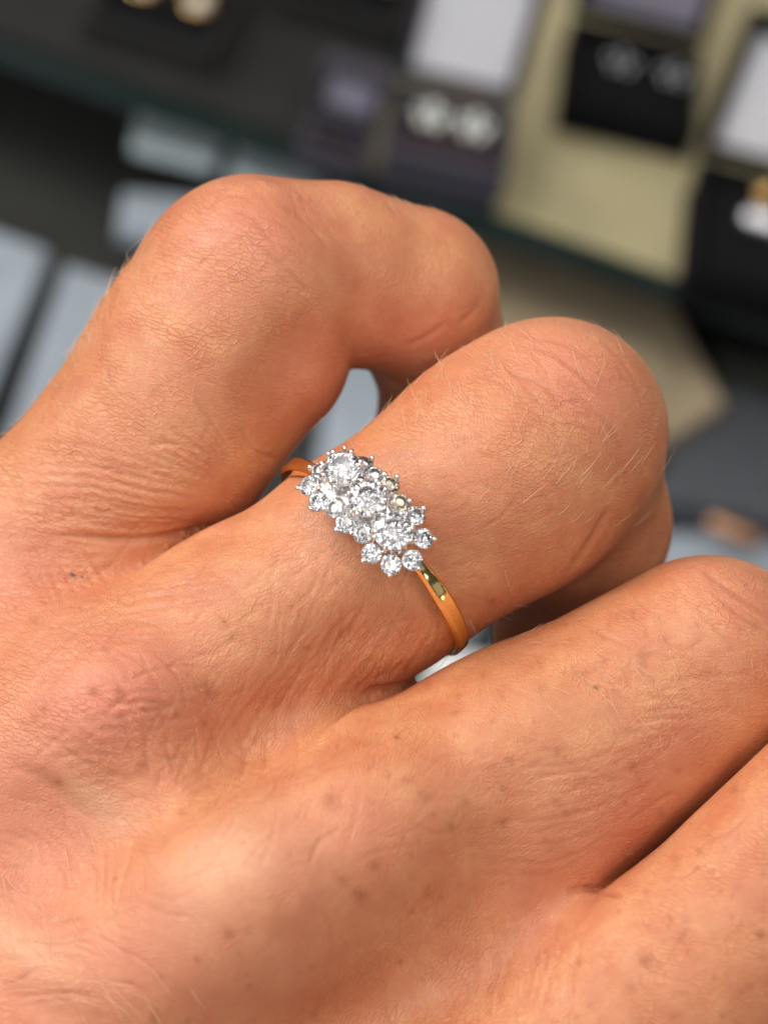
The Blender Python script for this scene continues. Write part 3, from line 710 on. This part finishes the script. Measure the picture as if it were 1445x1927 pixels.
def ball(b, c, r, flat=1.0, seg_=16):
    q = bmesh.ops.create_uvsphere(b, u_segments=seg_, v_segments=10, radius=r); bmesh.ops.transform(b, matrix=Matrix.Translation(c) @ Matrix.Diagonal((1, 1, flat, 1)), verts=q['verts'])
def flower_stud(p, label, mat, group, r=.0017, n=5):
    root = empty('earring', Matrix.Translation(p)); tag(root, label, 'earring', group)
    for k in range(n):
        b = bmesh.new(); a = 2*math.pi*k/n + .4; ball(b, Vector((.0040*math.cos(a), .0040*math.sin(a), r)), r); link('petal', bm_mesh('petal', b, True), mat, root)
    b = bmesh.new(); ball(b, Vector((0, 0, r*1.2)), r*.85); link('centre_stone', bm_mesh('centre_stone', b, True), mat, root)
def round_stud(p, label, group, r=.0042, inner=pearl):
    root = empty('earring', Matrix.Translation(p)); tag(root, label, 'earring', group)
    b = bmesh.new()
    for k in range(20):
        a, a2 = 2*math.pi*k/20, 2*math.pi*(k+1)/20
        capsule(b, Vector((r*math.cos(a), r*math.sin(a), .0016)), Vector((r*math.cos(a2), r*math.sin(a2), .0016)), .0013, seg_=8)
    link('gold_rim', bm_mesh('gold_rim', b, True), cgold, root)
    b = bmesh.new(); ball(b, Vector((0, 0, .0022)), r*.72, .7); link('pearl', bm_mesh('pearl', b, True), inner, root)

G = 'earrings on the pads of the open boxes'
P_ = jewellery_box((707, 352), (932, 402), .031, .016, .042, 97, leather, plum, satin, 'open plum jewellery box with bright white lid lining behind the little finger')
flower_stud(on_box(P_, .33, .021), 'flower shaped pale cluster earring, left one on the plum pad', pearl, G)
flower_stud(on_box(P_, .70, .0205), 'flower shaped pale cluster earring, right one on the plum pad', pearl, G)
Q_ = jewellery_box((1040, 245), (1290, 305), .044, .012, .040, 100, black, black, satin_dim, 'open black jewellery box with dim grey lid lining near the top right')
flower_stud(on_box(Q_, .42, .030), 'faint dark silver earring, left one in the black box', silver, G, .0011)
flower_stud(on_box(Q_, .82, .030), 'faint dark silver earring, right one in the black box', silver, G, .0011)
R_ = jewellery_box((1268, 575), (1520, 640), .050, .016, .046, 97, black, black, satin, 'open black jewellery box cut off by the right edge of the photo')
root_pos = on_box(R_, .57, .0455)
round_stud(root_pos, 'round gold earring in the black box at the right edge', G, .0040, cgold)
b = bmesh.new(); M, W, h = R_
q0 = on_box(R_, .42, .029, .003); q1 = on_box(R_, .85, .027, .003); capsule(b, q0, q1, .0032, seg_=16)
tag(link('silver_bar_earring', bm_mesh('silver_bar_earring', b, True), silver), 'polished silver bar shaped jewel below the gold earring at the right edge', 'earring')
S1 = jewellery_box((150, 75), (392, 150), .036, .010, .040, 100, charcoal, black, charcoal, 'open black jewellery box at the top left holding two pearl and gold earrings')
round_stud(on_box(S1, .30, .0245), 'pearl earring with gold rim, left one in the top left box', G); round_stud(on_box(S1, .73, .0245), 'pearl earring with gold rim, right one in the top left box', G)
T1 = jewellery_box((520, 35), (745, 100), .036, .010, .040, 100, charcoal, black, charcoal, 'open dark jewellery box at the top middle with earrings cut by the frame')
round_stud(on_box(T1, .28, .0275), 'pearl earring at the top edge, left one in the middle box', G, .0034); round_stud(on_box(T1, .76, .0265), 'gold rimmed earring at the top edge, right one in the middle box', G)
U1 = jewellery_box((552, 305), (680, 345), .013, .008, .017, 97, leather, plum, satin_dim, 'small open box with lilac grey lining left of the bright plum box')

K = 'pale pads lying in the lower tray'
slab('display_pad', [(-260, 340), (95, 470), (-110, 960), (-480, 860)], FLOOR, .012, bluegrey, 'blue grey leather pad at the left edge beyond the little finger', 'pad', K)
slab('display_pad', [(125, 495), (520, 620), (330, 1200), (-70, 1050)], FLOOR, .012, bluegrey, 'blue grey leather pad running under the little finger', 'pad', K)
slab('display_pad', [(645, 600), (960, 700), (900, 1190), (560, 1070)], FLOOR, .012, bluegrey, 'pale blue grey pad seen through the gap between little and ring finger', 'pad', K)
slab('display_pad', [(1010, 1000), (1500, 1000), (1400, 1330), (930, 1240)], FLOOR, .010, bluegrey, 'blue grey pad right of the ring finger tip joint', 'pad', K)
slab('price_card', [(820, 1215), (1000, 1245), (960, 1400), (780, 1360)], FLOOR, .013, simple('white_card', (.8, .8, .78), .6), 'small white card seen below the gold band', 'card')
K2 = 'slabs added as reflections in front of the shelf'  # added slabs whose pale colour imitates reflections in the glass
slab('reflection_slab', [(262, 200), (425, 258), (408, 302), (248, 262)], -.03, .007, paleblue, 'pale slab standing in for a glass reflection below the shelf edge, the left one of the upper two', 'display block', K2)
slab('reflection_slab', [(445, 268), (604, 322), (596, 372), (430, 318)], -.03, .007, paleblue, 'pale slab standing in for a glass reflection just above the little finger joint', 'display block', K2)
slab('reflection_slab', [(232, 355), (400, 372), (380, 450), (222, 425)], -.045, .008, bluegrey, 'grey slab standing in for a glass reflection left of the little finger joint', 'display block', K2)
slab('stone_block', [(880, 440), (1260, 560), (1365, 760), (1230, 840), (960, 760)], FLOOR, .025, beige, 'mottled beige stone block below the shelf above the ring finger joint', 'display block')
slab('cloth_pad', [(1300, 700), (1560, 770), (1500, 990), (1235, 930)], FLOOR, .02, simple('grey_cloth', (.065, .07, .08), .7, 0, .6, 220), 'charcoal cloth pad at the right edge below the shelf', 'pad')
slab('stone_block', [(1345, 645), (1560, 720), (1540, 800), (1335, 735)], FLOOR, .012, simple('grey_stone', (.10, .11, .085), .7, 0, .3, 40), 'grey green stone block at the right edge under the shelf', 'display block')
b = bmesh.new(); capsule(b, px(1345, 985, FLOOR + .02), px(1415, 1015, FLOOR + .02), .0032, seg_=16)
tag(link('copper_bar', bm_mesh('copper_bar', b, True), copper), 'shiny copper bar on the pad above the middle finger joint', 'bar')
